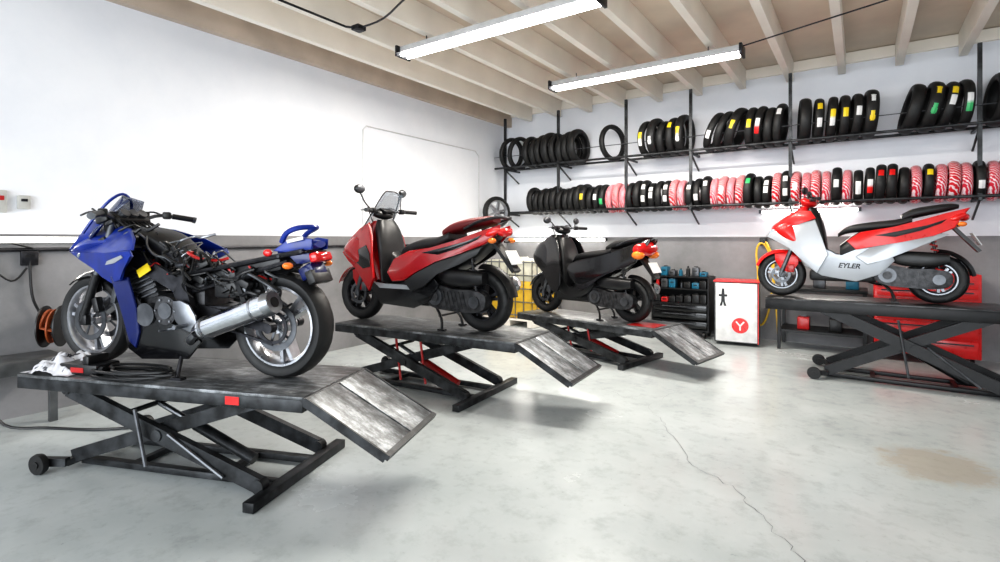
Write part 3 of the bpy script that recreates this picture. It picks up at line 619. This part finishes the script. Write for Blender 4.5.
scooter('red and black maxi scooter with stepped seat and windshield on lift',onlift(L2,YAW2,.50,2.1,0,ZB+.001),YAW2,1.08,
  dict(wb=WB,r=.265,w=.13,sp=5,rim='darkmetal',fen='red',cf='red',sill='blackgloss',tail='red',acc='black',strip='silver',dec='blackgloss',seat='seat',seat2='seatred',maxi=1,scr=.36,mh=.19,hs=.02,wy=.225,hx=.04,chev='blackgloss',
   chevp=[(WB-.06,.60),(WB-.14,.70),(WB-.26,.74),(WB-.33,.66),(WB-.36,.54),(WB-.24,.52)],
   front=[(.34,WB-.36,.15,.05),(.46,WB-.28,.19,.12),(.58,WB-.17,.225,.20),(.68,WB-.06,.22,.23),(.78,WB-.08,.19,.18),(.88,WB-.17,.14,.11),(.97,WB-.24,.09,.05)],
   wingp=[(WB+.16,.66),(WB+.06,.79),(WB-.12,.90),(WB-.26,.95),(WB-.33,.82),(WB-.36,.62),(WB-.42,.44),(WB-.36,.32),(WB-.24,.42),(WB-.10,.53),(WB+.04,.59)],
   sillp=[(WB-.38,.42),(WB-.30,.34),(WB-.42,.20),(.62,.18),(.44,.26),(.34,.40),(.44,.50),(.66,.42),(.80,.39),(WB-.52,.38)],
   tailp=[(.84,.50),(.78,.62),(.64,.69),(.42,.72),(.2,.78),(-.04,.86),(-.20,.91),(-.20,.85),(-.08,.75),(.14,.67),(.36,.60),(.54,.51),(.66,.43),(.78,.42)],
   accp=[(.66,.42),(.56,.49),(.36,.59),(.14,.66),(-.06,.73),(-.02,.66),(.14,.58),(.34,.50),(.46,.38),(.58,.34)],
   seatm=[(.90,.63,.06,.03),(.80,.69,.12,.05),(.6,.74,.16,.06),(.40,.765,.17,.06),(.28,.82,.15,.06)],
   seatp=[(.36,.85,.13,.04),(.26,.89,.15,.05),(.10,.925,.15,.05),(-.06,.95,.12,.04),(-.12,.955,.07,.02)],
   txt=('Evolis',.075,.56,.222,.61,'white',.15)))
WB=1.28
scooter('black commuter scooter with red tail light on low lift',onlift(L3,YAW3,.44,2.0,0,ZC+.001),YAW3,1.03,
  dict(wb=WB,r=.25,w=.12,sp=5,rim='black',fen='blackgloss',cf='blackgloss',sill='black',tail='blackgloss',seat='seat',mh=.09,hs=.06,scr=.12,tls=2.0,wy=.24,acc='darkmetal',sub=2,fe=2.6,ub='blackgloss',
   front=[(.34,WB-.36,.16,.05),(.46,WB-.28,.20,.13),(.58,WB-.17,.23,.20),(.70,WB-.09,.23,.23),(.82,WB-.09,.21,.21),(.92,WB-.14,.17,.17),(1.02,WB-.22,.11,.09)],
   wingp=[(WB+.08,.74),(WB-.04,.92),(WB-.24,1.0),(WB-.38,.90),(WB-.44,.66),(WB-.48,.42),(WB-.40,.30),(WB-.26,.38),(WB-.12,.54),(WB+.02,.62)]))
WB=1.36
scooter('sporty silver and red scooter with black seat on tall lift',onlift(L4,YAW4,.72,2.2,0,ZD+.001),YAW4,1.0,
  dict(wb=WB,r=.245,w=.115,sp=3,rim='alu',fen='redbright',cf='redbright',wing='silver',chev='redbright',sill='silver',tail='redbright',acc='silver',dec='black',seat='seat',mh=.08,hs=.02,cowl='redbright',cal='redmetal',rail=0,wy=.215,hx=.03,spring='redmetal',
   front=[(.36,WB-.38,.13,.03),(.46,WB-.32,.17,.06),(.56,WB-.23,.20,.11),(.66,WB-.13,.20,.16),(.76,WB-.08,.185,.18),(.86,WB-.13,.15,.13),(.94,WB-.20,.11,.08),(1.0,WB-.24,.06,.04)],
   wingp=[(WB+.14,.67),(WB+.0,.77),(WB-.16,.80),(WB-.34,.85),(WB-.40,.66),(WB-.46,.48),(WB-.36,.28),(WB-.22,.40),(WB-.10,.55),(WB+.02,.61)],
   chevp=[(WB+.04,.77),(WB-.06,.86),(WB-.20,.95),(WB-.30,.94),(WB-.35,.86),(WB-.18,.80),(WB-.06,.77)],
   sillp=[(WB-.34,.60),(WB-.24,.48),(WB-.24,.36),(WB-.40,.25),(.66,.20),(.46,.28),(.34,.42),(.40,.58),(.54,.62),(.66,.52),(.78,.46),(WB-.52,.47),(WB-.42,.54)],
   accp=[(.66,.46),(.50,.58),(.30,.62),(.02,.70),(-.08,.68),(.20,.54),(.40,.44),(.56,.38)],
   tailp=[(.74,.62),(.62,.71),(.35,.76),(.12,.83),(-.06,.89),(-.24,.94),(-.17,.84),(-.12,.74),(.04,.67),(.28,.61),(.48,.57),(.66,.53)],
   txt=('EYLER',.070,.72,.209,.36,'black',.04)))
# items on lift 1
bm=newbm(); box(bm,(0,0,.035),(.30,.16,.07),bev=.01); box(bm,(-.05,.0,.09),(.05,.14,.06),bev=.01); cyl(bm,(-.18,.05,.04),(-.10,.05,.04),.02); box(bm,(0,.0815,.035),(.10,.003,.03),mi=1)
obj('wheel_chock',bm,['black','redmetal'],loc=onlift(L1,YAW1,1.64,2.05,.20,ZA+.001),rot=(0,0,YAW1),label='black wheel clamp block beside the front tire',cat_='wheel clamp')
bm=newbm()
g=[]
for j in range(60):
    row=[]
    for k in range(60):
        u=j/59-.5; v=k/59-.5; e=max(0,1-4*(u*u+v*v)*.85)**.6; q=noise.noise((u*4,v*4,3)); q2=noise.noise((u*8+q,v*8,9))
        row.append(bm.verts.new((u*.40+.02*q2,v*.34+.02*q,.004+e*(.055+.07*abs(q)+.045*abs(q2)))))
    g.append(row)
for a,b in zip(g,g[1:]):
    for k in range(59): bm.faces.new((a[k],a[k+1],b[k+1],b[k]))
for f in bm.faces: f.smooth=True
rg=obj('rag',bm,'cloth',loc=onlift(L1,YAW1,1.85,2.05,.16,ZA+.003),rot=(0,0,YAW1),label='crumpled white rag with black pattern on lift deck',cat_='cloth',smooth=False)
bm=newbm(); pts=[]
for k in range(70):
    a=k*.42; rr=.14+.035*math.sin(k*.7); pts.append((rr*1.7*math.cos(a)+.03*math.sin(k),rr*.65*math.sin(a),.010+.0007*k))
tube(bm,pts,.009,6,sub=2)
obj('electric_cable',bm,'black',loc=onlift(L1,YAW1,1.26,2.05,.22,ZA+.001),rot=(0,0,YAW1),label='coiled black electric cable lying on lift deck',cat_='cable')
# ------------------------------------------------------------ tire rack
RK=root('tire_rack','wall-mounted black steel two-level tire rack','rack',(0,8.12,1.9))
def lc(x,y,z): return (x,y-8.12,z-1.9)
YFR,YBK=7.95,8.30; ZU,ZL=2.78,1.95
for x0 in (-5.4,-4.29,-3.07,-2.07,-.77,1.12,2.4):
    def po(bm):
        box(bm,lc(x0,YFR+.02,2.82),(.04,.04,1.74))
        for z in (ZU-.03,ZL-.03): box(bm,lc(x0,8.2,z),(.03,.52,.03)); beam(bm,lc(x0,YFR+.05,z-.02),lc(x0,8.44,z-.22),.02,.02)
    part('post',RK,'liftdark',po)
for y,z in ((YFR,ZU),(YBK,ZU),(YFR,ZL),(YBK,ZL)):
    part('rail',RK,'liftdark',lambda bm:cyl(bm,lc(-5.62,y,z),lc(3.2,y,z),.018,n=12))
part('rail',RK,'gunmetal',lambda bm:cyl(bm,lc(-5.62,YFR-.03,ZU+.20),lc(3.2,YFR-.03,ZU+.20),.006,n=8))
def tyremesh(nm,r,ri,w,m):
    bm=newbm(); lathe(bm,tyreprof(r,ri,w),n=60,tread=((4,5,7,8),2,5,6,.005))
    bmesh.ops.recalc_face_normals(bm,faces=bm.faces)
    for f in bm.faces: f.smooth=True
    me=bpy.data.meshes.new(nm); bm.to_mesh(me); bm.free(); me.materials.append(M[m]); return me
BR=(.305,.293,.305,.277); T_BIG=[tyremesh('tire',BR[0],.215,.135,'rubber'),tyremesh('tire',BR[1],.212,.105,'rubber'),tyremesh('tire',BR[2],.235,.085,'rubber'),tyremesh('tire',BR[3],.20,.11,'rubber')]
SR=(.250,.238,.228); T_SM=[tyremesh('tire',SR[0],.16,.108,'rubber'),tyremesh('tire',SR[1],.165,.092,'rubber'),tyremesh('tire',SR[2],.15,.10,'rubber')]
WR=(.242,.232); T_WR=[tyremesh('tire',WR[0],.15,.108,'wrapred'),tyremesh('tire',WR[1],.15,.10,'wrapwhite')]
def stickmesh(r,w,a0,a1,m):
    bm=newbm(); lathe(bm,[(r-.004,-w/2),(r+.003,0),(r-.004,w/2),(r-.008,w/2),(r-.001,0),(r-.008,-w/2)],n=8,a0=a0,a1=a1)
    bmesh.ops.recalc_face_normals(bm,faces=bm.faces); me=bpy.data.meshes.new('tire_label'); bm.to_mesh(me); bm.free(); me.materials.append(M[m]); return me
ST={}
def sticker(r,m,hi):
    k=(round(r,3),m,hi)
    if k not in ST: ST[k]=stickmesh(r,.055,*[(pi+.05,pi+.45),(pi-.28,pi+.12),(pi-.7,pi-.36)][hi],m)
    return ST[k]
def putTire(me,r,x,y,z,yaw,lean,label,group,st=None):
    o=bpy.data.objects.new('tire',me); COL.objects.link(o)
    mt=Matrix.Rotation(yaw,4,'Z')@Matrix.Rotation(lean,4,'Y')@Matrix.Rotation(pi/2,4,'Z')
    o.location=(x,y,z); o.rotation_euler=mt.to_euler(); o['label']=label; o['category']='tire'; o['group']=group
    for m,hi in (st or ()):
        s=bpy.data.objects.new('tire_label',sticker(r,m,hi)); COL.objects.link(s); s.parent=o
        if m!='white': s['label']=m.replace('redbright','red')+' paper tire label'
YT=(YFR+YBK)/2
def row(xs,kinds,z,grp,yaw=0,lean=0,lab=None):
    for k,x0 in enumerate(xs):
        kk=kinds[k%len(kinds)]; me=T_BIG[kk]; r=BR[kk]
        zz=z+math.sqrt((r+.018)**2-.175**2)
        st=lab[k%len(lab)] if lab else None
        putTire(me,r,x0,YT,zz,yaw+random.uniform(-.05,.05),lean+random.uniform(-.03,.03),'black motorcycle tire with paper label on upper rack' if st else 'plain black motorcycle tire on upper rack',grp,st)
def rng(a,b,n): return [a+(b-a)*i/(n-1) for i in range(n)]
G1='motorcycle tires on the upper rack'
Y,Wh,Rd,Gn='yellow','white','redbright','green'
row([-5.36,-5.18],[2,2],ZU,G1,-.22,.15)
row(rng(-4.90,-3.98,8),[1,3,1,0],ZU,G1,-.08,.0)
row([-3.36],[2],ZU,G1,-.34,0)
row(rng(-2.76,-2.20,5),[1,0,3],ZU,G1,-.14,.05,[[(Y,1),(Wh,0)],[(Wh,0)],None,[(Y,2)]])
row([-1.76,-1.62,-1.46],[1,1,0],ZU,G1,-.05,.38,[[(Wh,0)],None,[(Y,1)]])
row([-1.26,-1.14,-1.02,-.90],[1,1,3,1],ZU,G1,-.05,.12,[[(Y,1)],[(Wh,1),(Rd,0)],None,[(Wh,2)]])
row([-.62,-.46,-.31,-.18,-.05,.10],[0,1,1,1,1,0],ZU,G1,.12,.06,[None,[(Wh,0),(Y,2)],[(Y,1),(Wh,0)],[(Y,1)],[(Wh,1)],[(Y,0),(Wh,2)]])
row([.52,.69,.84],[0,0,1],ZU,G1,.12,.24,[None,[(Y,2),(Gn,0)],[(Wh,1),(Y,2)]])
row([.99,1.30],[1,0],ZU,G1,.08,.06,[[(Wh,1),(Gn,0)],[(Y,1),(Wh,0)]])
row([1.5,1.68,1.9],[0,1,0],ZU,G1,0,.1)
G2='scooter tires on the lower rack'
x=-4.85;k=0
while x<2.2:
    wr=(-3.38<x<-3.12) or (-2.42<x<-2.12) or (-1.85<x<-1.35) or (-1.0<x<-.02 and k%5) or (x>.45 and k%4)
    if not (-4.72<x<-4.62):
        if wr: me=T_WR[k%2]; r=WR[k%2]; lab='scooter tire in red and white patterned wrap on rack'; st=[(Wh,1)] if k%4==0 else None
        else:
            q=(k*7//3)%3; me=T_SM[q]; r=SR[q]; st=None; lab='black scooter tire on lower rack'
            if x>-4.1 and random.random()<.7:
                st=[(random.choice((Wh,Wh,Wh,Y,Y,Rd,Gn)),random.choice((0,1,2)))]
                if random.random()<.3: st.append((Wh,(st[0][1]+1)%3))
                lab='black scooter tire with paper label on lower rack'
        putTire(me,r,x,YT,ZL+math.sqrt((r+.018)**2-.175**2),random.uniform(-.04,.04),.03+random.uniform(-.03,.03),lab,G2,st)
    x+=.115;k+=1
SW=root('spare_wheel','black spoked motorcycle wheel hung in wall corner','wheel',(-5.42,7.72,1.66),math.radians(70))
wheel(SW,'rim',0,.29,.10,.215,6,'alubright',0,cz=.29)
# ------------------------------------------------------------ lamps
def tubelamp(name,loc,rz,L,label,drop=0,strength=60,hood=True,tm='tubeglow'):
    R=root(name,label,'lamp',loc,rz)
    def fx(bm):
        if hood:
            box(bm,(0,0,.055),(.12,L,.07),bev=.01)
            for s in (1,-1): box(bm,(s*.085,0,.012),(.06,L,.004),(0,s*.45,0))
            for s in (1,-1): box(bm,(0,s*L/2,.03),(.22,.03,.12),bev=.005,mi=1)
            for s in (.7,-.7): cyl(bm,(0,s*L/2,.08),(0,s*L/2,.08+drop),.006,n=8,mi=1)
        else: box(bm,(.035,0,0),(.03,L,.05),bev=.005); [box(bm,(0,s*L/2,0),(.04,.03,.05),mi=1) for s in (1,-1)]
    part('fixture_housing',R,['fixture','darkmetal'],fx)
    for s in ((.05,-.05) if hood else (0,)):
        part('fluorescent_tube',R,tm,lambda bm:cyl(bm,(s,-L/2+.03,-.005),(s,L/2-.03,-.005),.022,n=12))
    ld=bpy.data.lights.new('lamp_light','AREA'); ld.shape='RECTANGLE'; ld.size=.12; ld.size_y=L-.1; ld.energy=strength; ld.color=(1,.95,.87)
    lo=bpy.data.objects.new('lamp_light',ld); COL.objects.link(lo); lo.parent=R
    if hood: lo.location=(0,0,-.04)
    else: lo.location=(-.04,0,0); lo.rotation_euler=(0,math.radians(60),0)
    return R
tubelamp('ceiling_lamp',(-3.05,4.21,3.53),pi/2,2.4,'long twin-tube fluorescent lamp hung under joists',.07,110)
tubelamp('ceiling_lamp',(-2.28,6.30,3.53),pi/2,2.4,'long twin-tube fluorescent lamp hung under joists',.07,110)
tubelamp('wall_lamp',(XL+.06,1.20,1.455),pi,1.3,'single fluorescent tube fixed to wall above grey band',0,2.5,False,'tubesoft')
tubelamp('wall_lamp',(-4.55,YB-.06,1.46),pi/2,1.9,'single fluorescent tube fixed to wall above grey band',0,14,False)
tubelamp('wall_lamp',(-.60,YB-.06,1.86),pi/2,1.2,'single fluorescent tube on wall under tire rack',0,10,False)
def pipe(pts,r,label,m='darkmetal',name='conduit_pipe',sub=1,cat_='pipe'):
    bm=newbm(); tube(bm,pts,r,8,sub=sub); return obj(name,bm,m,label=label,cat_=cat_)
pipe([(-4.42,1.2,3.66),(-4.38,3.52,3.66),(-4.3,3.62,3.66)],.012,'thin dark conduit clipped under ceiling joists')
pipe([(-4.3,3.62,3.66),(-3.9,3.6,3.66),(-3.2,3.35,3.66),(-2.4,3.3,3.66)],.010,'thin dark cable sagging under ceiling joists',sub=4)
pipe([(-1.1,6.28,3.60),(-.2,6.1,3.655),(1.2,5.6,3.66)],.008,'thin dark cable running from ceiling lamp',sub=4)
bm=newbm(); box(bm,(0,0,0),(.11,.11,.05),bev=.008); cyl(bm,(0,0,-.025),(0,0,-.03),.04); obj('junction_box',bm,'darkmetal',loc=(-4.3,3.62,3.658),label='small dark metal electrical junction box on joist',cat_='junction box')
pipe([(XL+.02,-1.5,1.37),(XL+.02,7.9,1.37)],.016,'long dark conduit along the grey painted wall band','darkmetal')
pipe([(XL+.010,4.84,1.5),(XL+.010,4.84,2.98),(XL+.010,4.90,3.04),(XL+.010,7.4,3.04),(XL+.010,7.5,2.96),(XL+.010,7.5,1.5)],.008,'thin white surface conduit outlining a wall panel','conduitwhite')
pipe([(XL+.03,1.32,1.28),(XL+.05,1.33,1.0),(XL+.04,1.38,.85),(XL+.06,1.42,.78)],.010,'black cable hanging from wall socket','black','electric_cable',4,'cable')
pipe([(XL+.03,1.34,1.38),(XL+.06,1.1,1.44),(XL+.05,1.05,1.3),(XL+.05,1.2,1.12),(XL+.04,1.30,1.22)],.008,'black looped cable on wall','black','electric_cable',5,'cable')
pipe([(XL+.3,1.0,.3),(XL+.35,1.1,.05),(XL+.55,1.3,.012),(XL+.9,1.5,.012),(XL+1.1,1.7,.012)],.010,'black cable trailing on the floor','black','electric_cable',5,'cable')
def wbox(name,y,z,w,h,m,label,fm='conduitwhite'):
    bm=newbm(); box(bm,(.02,0,0),(.04,w,h),bev=.006); box(bm,(.041,0,h*.15),(.004,w*.5,h*.2),mi=1)
    return obj(name,bm,[m,fm],loc=(XL,y,z),label=label,cat_=name.replace('_',' '))
wbox('thermostat',1.285,1.76,.080,.11,'plug','small off-white thermostat box on white wall','darkmetal')
wbox('switch_box',1.145,1.76,.07,.18,'plug','off-white electrical switch box on white wall','redmetal')
wbox('power_socket',1.32,1.30,.11,.12,'darkmetal','dark metal power socket on grey wall band','black')
HR=root('hose_reel','orange and black air hose reel on wall bracket','hose reel',(XL+.20,1.43,.74),math.radians(-35))
part('reel_drum',HR,'black',lambda bm:(lathe(bm,[(.03,-.06),(.17,-.06),(.17,-.05),(.06,-.04),(.06,.04),(.17,.05),(.17,.06),(.03,.06)],n=32),box(bm,(-.12,0,0),(.12,.06,.10),bev=.01)))
part('hose',HR,'orange',lambda bm:tube(bm,[(( .09+.014*(k//48))*math.cos(k*.262),-.04+.08*((k%48)/48),(.09+.014*(k//48))*math.sin(k*.262)) for k in range(190)],.009,6))
WB_=root('wall_bench','grey steel wall bench rail beside the lift','bench',(XL+.22,.95,0))
part('bench_top',WB_,'lift',lambda bm:(box(bm,(0,0,.50),(.40,1.0,.05),bev=.005),box(bm,(.19,0,.47),(.03,1.0,.10),bev=.005)))
for yy in (-.44,.44): part('leg',WB_,'lift',lambda bm:box(bm,(.12,yy,.238),(.05,.05,.476)))
# ------------------------------------------------------------ back-wall stuff
IB=root('liquid_container','caged plastic liquid container with yellow contents in corner','container',(-4.90,7.78,0))
part('pallet',IB,'joist',lambda bm:(box(bm,(0,0,.12),(1.0,1.0,.03)),[box(bm,(x_,0,.055),(.1,1.0,.1)) for x_ in (-.45,0,.45)]))
part('tank',IB,['ibcyellow','plastic_white'],lambda bm:(box(bm,(0,0,.46),(.94,.94,.64),bev=.05),box(bm,(0,0,.93),(.94,.94,.36),bev=.05,mi=1),cyl(bm,(0,0,1.1),(0,0,1.15),.1,mi=1)))
def cage(bm):
    for z in (.2,.42,.64,.86,1.08): tube(bm,[(-.49,-.49,z),(.49,-.49,z),(.49,.49,z),(-.49,.49,z)],.01,6,closed=True)
    for k in range(7):
        q=-.49+k*.98/6
        for a,b in ((q,-.49),(.49,q),(-.49,q),(q,.49)): cyl(bm,(a,b,.14),(a,b,1.12),.009,n=6)
part('cage',IB,'steel',cage)
TC=root('tool_cart','black tool cart with drawers and open trays','tool cart',(-2.22,8.12,0))
part('cart_body',TC,'black',lambda bm:(box(bm,(0,.2,.5),(.84,.02,.8)),[box(bm,(s*.41,0,.5),(.02,.42,.8)) for s in (1,-1)],[box(bm,(0,0,z),(.8,.42,.02)) for z in (.12,.5,.72,.9)]))
for z in (.20,.33,.44): part('drawer',TC,['blackgloss','gunmetal'],lambda bm:(box(bm,(0,-.21,z),(.78,.03,.10),bev=.005),box(bm,(0,-.235,z+.02),(.5,.02,.015),mi=1)))
for s in (1,-1):
    for q in (1,-1): part('caster_wheel',TC,'rubber',lambda bm:(cyl(bm,(s*.34-.015,q*.16,.05),(s*.34+.015,q*.16,.05),.05,n=16)))
def bottle(x,y,z,h,r,m,m2,label,cat_='bottle',nm='spray_bottle'):
    bm=newbm(); cyl(bm,(0,0,0),(0,0,h*.7),r,n=16); cyl(bm,(0,0,h*.7),(0,0,h*.85),r,r*.4,n=16); cyl(bm,(0,0,h*.85),(0,0,h),r*.45,n=12,mi=1)
    obj(nm,bm,[m,m2],loc=(x,y,z),label=label,cat_=cat_)
rnd=random.Random(5)
for z in (.911,.731,.511):
    cols=['green','teal','blue','gunmetal','black','white','teal'] if z>.9 else ['black','black','teal','gunmetal','blue','black','black','redmetal']
    for k in range(7):
        xx=-2.56+k*.112; c=rnd.choice(cols); cn={'redmetal':'red','gunmetal':'grey'}.get(c,c)
        if rnd.random()<.25: bottle(xx,8.0+rnd.uniform(-.03,.05),z,rnd.uniform(.09,.17),.028,c,'black','small %s bottle on tool cart tray'%cn)
        else:
            hh=rnd.uniform(.06,.14); bm=newbm(); box(bm,(0,0,hh/2),(.10,.13,hh),bev=.008); box(bm,(0,0,hh+.008),(.05,.03,.016),bev=.004,mi=1); box(bm,(0,-.066,hh*.6),(.05,.004,.015),mi=1); obj('tool_case',bm,[c,'black'],loc=(xx,8.0,z),rot=(0,0,rnd.uniform(-.1,.1)),label='small %s tool case on tool cart tray'%cn,cat_='tool case')
CB=root('cabinet','white cabinet with dark sides and round red emblem','cabinet',(-1.42,7.92,0),math.radians(6))
part('cabinet_body',CB,['gunmetal','redbright'],lambda bm:(box(bm,(0,0,.45),(.56,.42,.82),bev=.006),box(bm,(0,0,.88),(.58,.44,.02),mi=1),box(bm,(.272,-.214,.45),(.012,.012,.82),mi=1)))
part('door',CB,'white',lambda bm:box(bm,(.0,-.218,.455),(.52,.015,.80),bev=.003))
part('round_emblem',CB,['redbright','white'],lambda bm:(cyl(bm,(.05,-.226,.28),(.05,-.229,.28),.105,n=36),beam(bm,(.0,-.231,.335),(.05,-.231,.275),.003,.02,mi=1),beam(bm,(.10,-.231,.335),(.05,-.231,.275),.003,.02,mi=1),beam(bm,(.05,-.231,.285),(.05,-.231,.215),.003,.02,mi=1)),label='round red emblem')
def glyph(bm):
    plate(bm,[(-.18,.78),(-.15,.78),(-.145,.70),(-.11,.70),(-.11,.67),(-.145,.67),(-.14,.60),(-.12,.54),(-.15,.54),(-.165,.60),(-.18,.54),(-.21,.54),(-.19,.60),(-.185,.67),(-.22,.67),(-.22,.70),(-.185,.70)],-.228,.004,bev=0)
part('black_emblem',CB,'black',glyph,label='small black abstract emblem')
pipe([(-1.16,8.42,1.42),(-1.10,8.38,1.38),(-1.02,8.36,1.1),(-1.05,8.35,.6),(-1.12,8.34,.3),(-1.2,8.34,.22),(-1.25,8.34,.4),(-1.22,8.35,.9),(-1.24,8.36,1.3),(-1.16,8.38,1.40),(-1.06,8.38,1.2),(-1.0,8.35,.7),(-.95,8.32,.02)],.015,'yellow air hose hanging in loops on wall','hoseyellow','air_hose',6,'hose')
bm=newbm(); box(bm,(0,0,0),(.10,.06,.12),bev=.01); cyl(bm,(0,-.03,0),(0,-.07,0),.03); obj('air_regulator',bm,'black',loc=(-1.16,8.44,1.43),label='black air regulator mounted on grey wall band',cat_='regulator')
WK=root('workbench','black steel workbench against the wall','workbench',(-.42,8.1,0))
part('bench_top',WK,'liftblack',lambda bm:box(bm,(0,0,.80),(1.0,.6,.04),bev=.004))
part('shelf',WK,'liftblack',lambda bm:box(bm,(0,0,.25),(.94,.55,.03)))
for s in (1,-1):
    for q in (1,-1): part('leg',WK,'liftblack',lambda bm:box(bm,(s*.47,q*.27,.39),(.04,.04,.78)))
for k in range(5):
    c=['black','redmetal','gunmetal','black','teal'][k]; bm=newbm(); box(bm,(0,0,.08),(.14,.2,.16),bev=.01); box(bm,(0,0,.17),(.08,.03,.02),bev=.004,mi=1)
    obj('tool_case',bm,[c,'gunmetal'],loc=(-.8+k*.18,8.05,.266 if k%2 else .821),label='small tool case stored on the workbench',cat_='tool case')
TCH=root('tool_chest','large bright red steel tool chest with drawers','tool chest',(.63,8.12,0))
part('chest_body',TCH,'redbright',lambda bm:(box(bm,(0,0,.58),(.98,.56,.96),bev=.01)))
for z,hh in ((.20,.20),(.40,.16),(.565,.13),(.70,.11),(.82,.10),(.93,.09)):
    part('drawer',TCH,['redbright','darkmetal'],lambda bm:(box(bm,(0,-.285,z),(.92,.02,hh-.01),bev=.004),box(bm,(0,-.30,z+hh*.3),(.84,.012,.014),mi=1)))
for s in (1,-1):
    for q in (1,-1): part('caster_wheel',TCH,'rubber',lambda bm:cyl(bm,(s*.42-.015,q*.2,.05),(s*.42+.015,q*.2,.05),.05,n=16))
# ------------------------------------------------------------ light & camera
w=bpy.data.worlds.new('World'); SC.world=w; w.use_nodes=True
bg=w.node_tree.nodes['Background']; bg.inputs[0].default_value=(.84,.92,1,1); bg.inputs[1].default_value=1.0
def area(loc,rot,sx,sy,e,col):
    ld=bpy.data.lights.new('daylight','AREA'); ld.shape='RECTANGLE'; ld.size=sx; ld.size_y=sy; ld.energy=e; ld.color=col
    o=bpy.data.objects.new('daylight',ld); COL.objects.link(o); o.location=loc; o.rotation_euler=rot; return o
area((-.5,-5.5,2.2),(math.radians(90),0,0),10,4,640,(.92,.965,1))
cam=bpy.data.cameras.new('Camera'); co=bpy.data.objects.new('Camera',cam); COL.objects.link(co)
co.location=(0,0,1.45); co.rotation_euler=(pi/2,0,math.radians(34.7)); cam.lens=18.72; cam.sensor_width=36; cam.shift_y=-.041; cam.clip_start=.05
SC.camera=co
try:
    SC.view_settings.view_transform='Standard'; SC.view_settings.exposure=0.05
    for lk in ('Medium High Contrast','Standard - Medium High Contrast'):
        try: SC.view_settings.look=lk; break
        except Exception: pass
except Exception as e: print(e)
